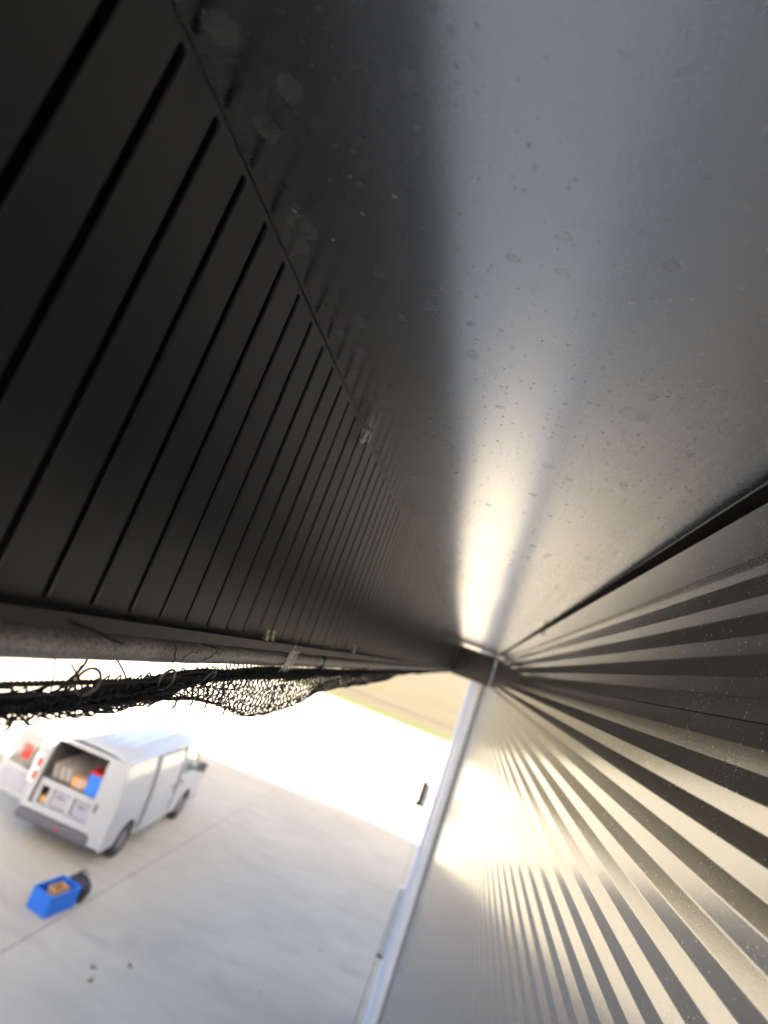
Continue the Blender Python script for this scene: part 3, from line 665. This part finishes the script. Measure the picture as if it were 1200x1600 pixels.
MB().box(-0.86, 0.86, -0.95, -0.86, 0.555, 0.66, 0.02, 2).build('rear_sill', MT['white'], van)
for s in (-1,):
    tl = MB().box(-1.03, -0.90, -0.99, -0.90, 0.98, 1.52, 0.035, 3).build('tail_light', MT['whitel'], van)  # white body paints in the sunlit glare on the red light
    for z0 in (1.04, 1.28): MB().box(-0.955, -0.89, -0.996, -0.91, z0, z0 + 0.17, 0.025, 3).build('red_lens', MT['redl'], tl)
# open left rear door, swung out past square
rd = empty('rear_door', (-0.93, -0.90, 0)); rd.parent = van; rd.rotation_euler = (0, 0, R(172))
MB().box(0.02, 0.84, -0.035, 0.0, 0.60, 1.12, 0.015, 2).box(0.02, 0.14, -0.035, 0.0, 1.12, 1.88, 0.012, 2).box(0.74, 0.84, -0.035, 0.0, 1.12, 1.88, 0.012, 2).box(0.13, 0.75, -0.035, 0.0, 1.76, 1.88, 0.012, 2).build('door_shell', MT['white'], rd)
MB().box(0.13, 0.75, -0.025, -0.012, 1.11, 1.77).build('window', MT['glass'], rd)
MB().box(0.10, 0.76, -0.0, 0.012, 0.68, 1.05, 0.005, 1).build('inner_trim', MT['grey'], rd)
MB().box(0.30, 0.52, -0.010, -0.002, 1.26, 1.54, 0.003, 1).build('red_reflection', MT['redp'], rd)  # reddish reflection in the window, put in as a thin coloured plate
# fitted drawer rack
rk = empty('load_rack', (0, -0.80, 0.58)); rk.parent = van
MB().box(-0.80, 0.47, -0.05, 0.03, 0.40, 0.52, 0.02, 2).build('top_rail', MT['white'], rk)
MB().box(-0.80, 0.80, -0.04, 1.6, 0.43, 0.50).build('deck', MT['lining'], rk)
MB().box(-0.80, 0.47, -0.05, 0.03, 0.02, 0.09, 0.02, 2).build('bottom_rail', MT['white'], rk)
for xx in (-0.76, -0.50, -0.03, 0.43): MB().box(xx - 0.045, xx + 0.045, -0.045, 0.028, 0.088, 0.402, 0.012, 2).build('post', MT['white'], rk)
for xa, xb in ((-0.45, -0.09), (0.03, 0.37)):
    dr = MB().box(xa, xb, 0.0, 0.9, 0.10, 0.38, 0.008, 2).build('drawer', MT['grey'], rk)
    MB().box((xa + xb) / 2 - 0.08, (xa + xb) / 2 + 0.08, -0.018, -0.001, 0.28, 0.31, 0.006, 2).build('handle', MT['bumper'], dr)
MB().box(-0.70, -0.56, 0.02, 0.4, 0.10, 0.20, 0.01, 1).build('drawer', MT['tan'], rk)
# cargo, things of their own
DZ = (0.58 + 0.503) * 1.05
def crate(name, label, loc, rz, L, W, H, mat, cat='crate', ribs=True):
    o = empty(name, loc, rz, label, cat); t = 0.012
    MB().box(-W / 2, W / 2, -L / 2, L / 2, 0, 0.012).build('base', mat, o)
    def wallp(axis, s):
        m = MB()
        if axis == 'x':
            m.box(s * W / 2 - t / 2, s * W / 2 + t / 2, -L / 2, L / 2, 0.010, H, 0.003, 1)
            if ribs:
                for k in range(9): yy = -L / 2 + L * (k + .5) / 9; m.box(s * (W / 2 + 0.010) - 0.006, s * (W / 2 + 0.010) + 0.006, yy - 0.006, yy + 0.006, 0.01, H - 0.03)
        else:
            m.box(-W / 2 + t, W / 2 - t, s * L / 2 - t / 2, s * L / 2 + t / 2, 0.010, H, 0.003, 1)
            if ribs:
                for k in range(6): xx = -W / 2 + W * (k + .5) / 6; m.box(xx - 0.006, xx + 0.006, s * (L / 2 + 0.010) - 0.006, s * (L / 2 + 0.010) + 0.006, 0.01, H - 0.03)
        m.build('side', mat, o)
    for s in (-1, 1): wallp('x', s); wallp('y', s)
    m = MB(); rr = 0.028
    for s in (-1, 1):
        m.box(s * W / 2 - rr / 2, s * W / 2 + rr / 2, -L / 2 - rr / 2, L / 2 + rr / 2, H - 0.03, H + 0.004, 0.006, 2)
        m.box(-W / 2 + rr / 2, W / 2 - rr / 2, s * L / 2 - rr / 2, s * L / 2 + rr / 2, H - 0.029, H + 0.003, 0.006, 2)
    m.build('rim', mat, o); return o
bx = empty('storage_box', vp(0.26, -0.52, DZ), VR, 'bright blue storage box with a red lid inside the open van', 'box')
MB().box(-0.18, 0.18, -0.22, 0.22, 0, 0.40, 0.03, 3).build('body', MT['blue'], bx); MB().box(-0.19, 0.19, -0.23, 0.23, 0.402, 0.45, 0.015, 2).build('lid', MT['redp'], bx)
tb = empty('cardboard_box', vp(-0.10, -0.50, DZ), 0.25, 'tan rounded parcel beside the blue box in the van', 'parcel')
MB().box(-0.20, 0.20, -0.16, 0.16, 0, 0.20, 0.04, 3).build('body', MT['tan'], tb); MB().box(-0.03, 0.03, -0.162, 0.162, 0.002, 0.203, 0.003, 1).build('tape', MT['pale'], tb)
for i in range(3):
    o = MB().box(-0.05, 0.05, -0.7, 0.5, 0, 0.34, 0.006, 2).build('pale_board', MT['pale'], None, loc=vp(-0.66 + 0.15 * i, 0.15, DZ + 0.004), rot=(R(6), R(-8), 0))
    tag(o, 'pale upright board in the van, ' + ('leftmost of three', 'middle of three', 'rightmost of three')[i], 'board', 'boards standing in the van')
for i, (dx, dy, dz) in enumerate(((0.16, 0.20, 0.58), (0.36, -0.25, 0.62))):
    o = empty('cable_reel', vp(dx, dy, DZ + dz - 0.14), 0, ('lime green reel hanging in the van, nearer its middle', 'lime green reel hanging in the van, next to its right side')[i], 'reel', 'green reels in the van')
    MB().cyl((0, 0, 0.09), 0.09, 0.05, 'Y', 24, 0.012).build('drum', MT['lime'], o); MB().cyl((0, -0.03, 0.09), 0.035, 0.02, 'Y', 16).build('hub', MT['dark'], o)
    MB().tube([(0, 0, 0.17), (0, 0.004, 0.28), (0.01, 0, 0.42)], 0.006, 6).build('hook', MT['dark'], o)
MB()

# ------------------------------------------------------------------ things on the yard
cr = crate('tool_crate', 'blue ribbed plastic crate standing on the concrete behind the van', (-5.42, 10.24, 0.002), R(-8), 0.62, 0.42, 0.33, MT['blue'])
tl_ = empty('cardboard_tray', (-5.40, 10.24, 0.17), R(-14), 'small tan open carton lying inside the blue crate', 'carton')
for a in ((-.10, .10, -.13, .13, 0, .02), (-.10, -.088, -.13, .13, .021, .17), (.088, .10, -.13, .13, .021, .17), (-.087, .087, -.13, -.118, .021, .17), (-.087, .087, .118, .13, .021, .17)):
    MB().box(*a).build('panel', MT['tan'], tl_)
MB().box(-.18, .18, -.27, .27, 0, 0.14, 0.045, 3).build('tool_roll', MT['blue'], None, loc=(-5.42, 10.24, 0.02), rot=(0, 0, R(-8)))
tag(bpy.data.objects['tool_roll'], 'blue folded cloth filling the bottom of the blue crate', 'cloth')
def bag():
    bm = bmesh.new(); bmesh.ops.create_uvsphere(bm, u_segments=28, v_segments=18, radius=1)
    for v in bm.verts:
        x, y, zz = v.co; e = 0.75
        x = math.copysign(abs(x) ** e, x); y = math.copysign(abs(y) ** e, y)
        k = 1 + 0.07 * math.sin(7 * x + 3 * zz) + 0.05 * math.sin(9 * y - 4 * zz)
        v.co = Vector((x * 0.22 * k, y * 0.13 * k, max(0.0, (zz + 0.72) * 0.235)))
    for f in bm.faces: f.smooth = True
    m = MB(); m.join(bm); return m
bgo = empty('tool_bag', (-5.33, 10.72, 0.0), R(-6), 'black soft tool bag standing behind the blue crate', 'bag')
bag().build('body', MT['bag'], bgo)
for s in (-1, 1): MB().tube([(-0.09, s * 0.04, 0.35), (-0.07, s * 0.04, 0.43), (0.0, s * 0.035, 0.46), (0.07, s * 0.04, 0.43), (0.09, s * 0.04, 0.35)], 0.011, 8).build('handle', MT['bag'], bgo)
for i, (x, y, lab) in enumerate(((-3.99, 9.50, 'nearest the blue crate'), (-3.85, 9.25, 'closest to the lower picture edge'), (-3.60, 9.92, 'farthest to the right'))):
    m = MB(); pts = [(0, 0)] + []
    out = [(0.045 * math.cos(a) * (1 + 0.25 * math.sin(3 * a + i)), 0.028 * math.sin(a)) for a in np.linspace(0, 2 * math.pi, 13)[:-1]]
    m.prism(out, 'Z', 0.0, 0.006)
    for v in m.bm.verts: v.co.z += 0.02 * abs(v.co.x / 0.045) ** 2
    o = m.build('fallen_leaf', MT['leaf'], None, loc=(x, y, 0.002), rot=(0, 0, i * 1.3)); tag(o, 'dry brown leaf on the concrete, ' + lab, 'leaf', 'dry leaves on the concrete')
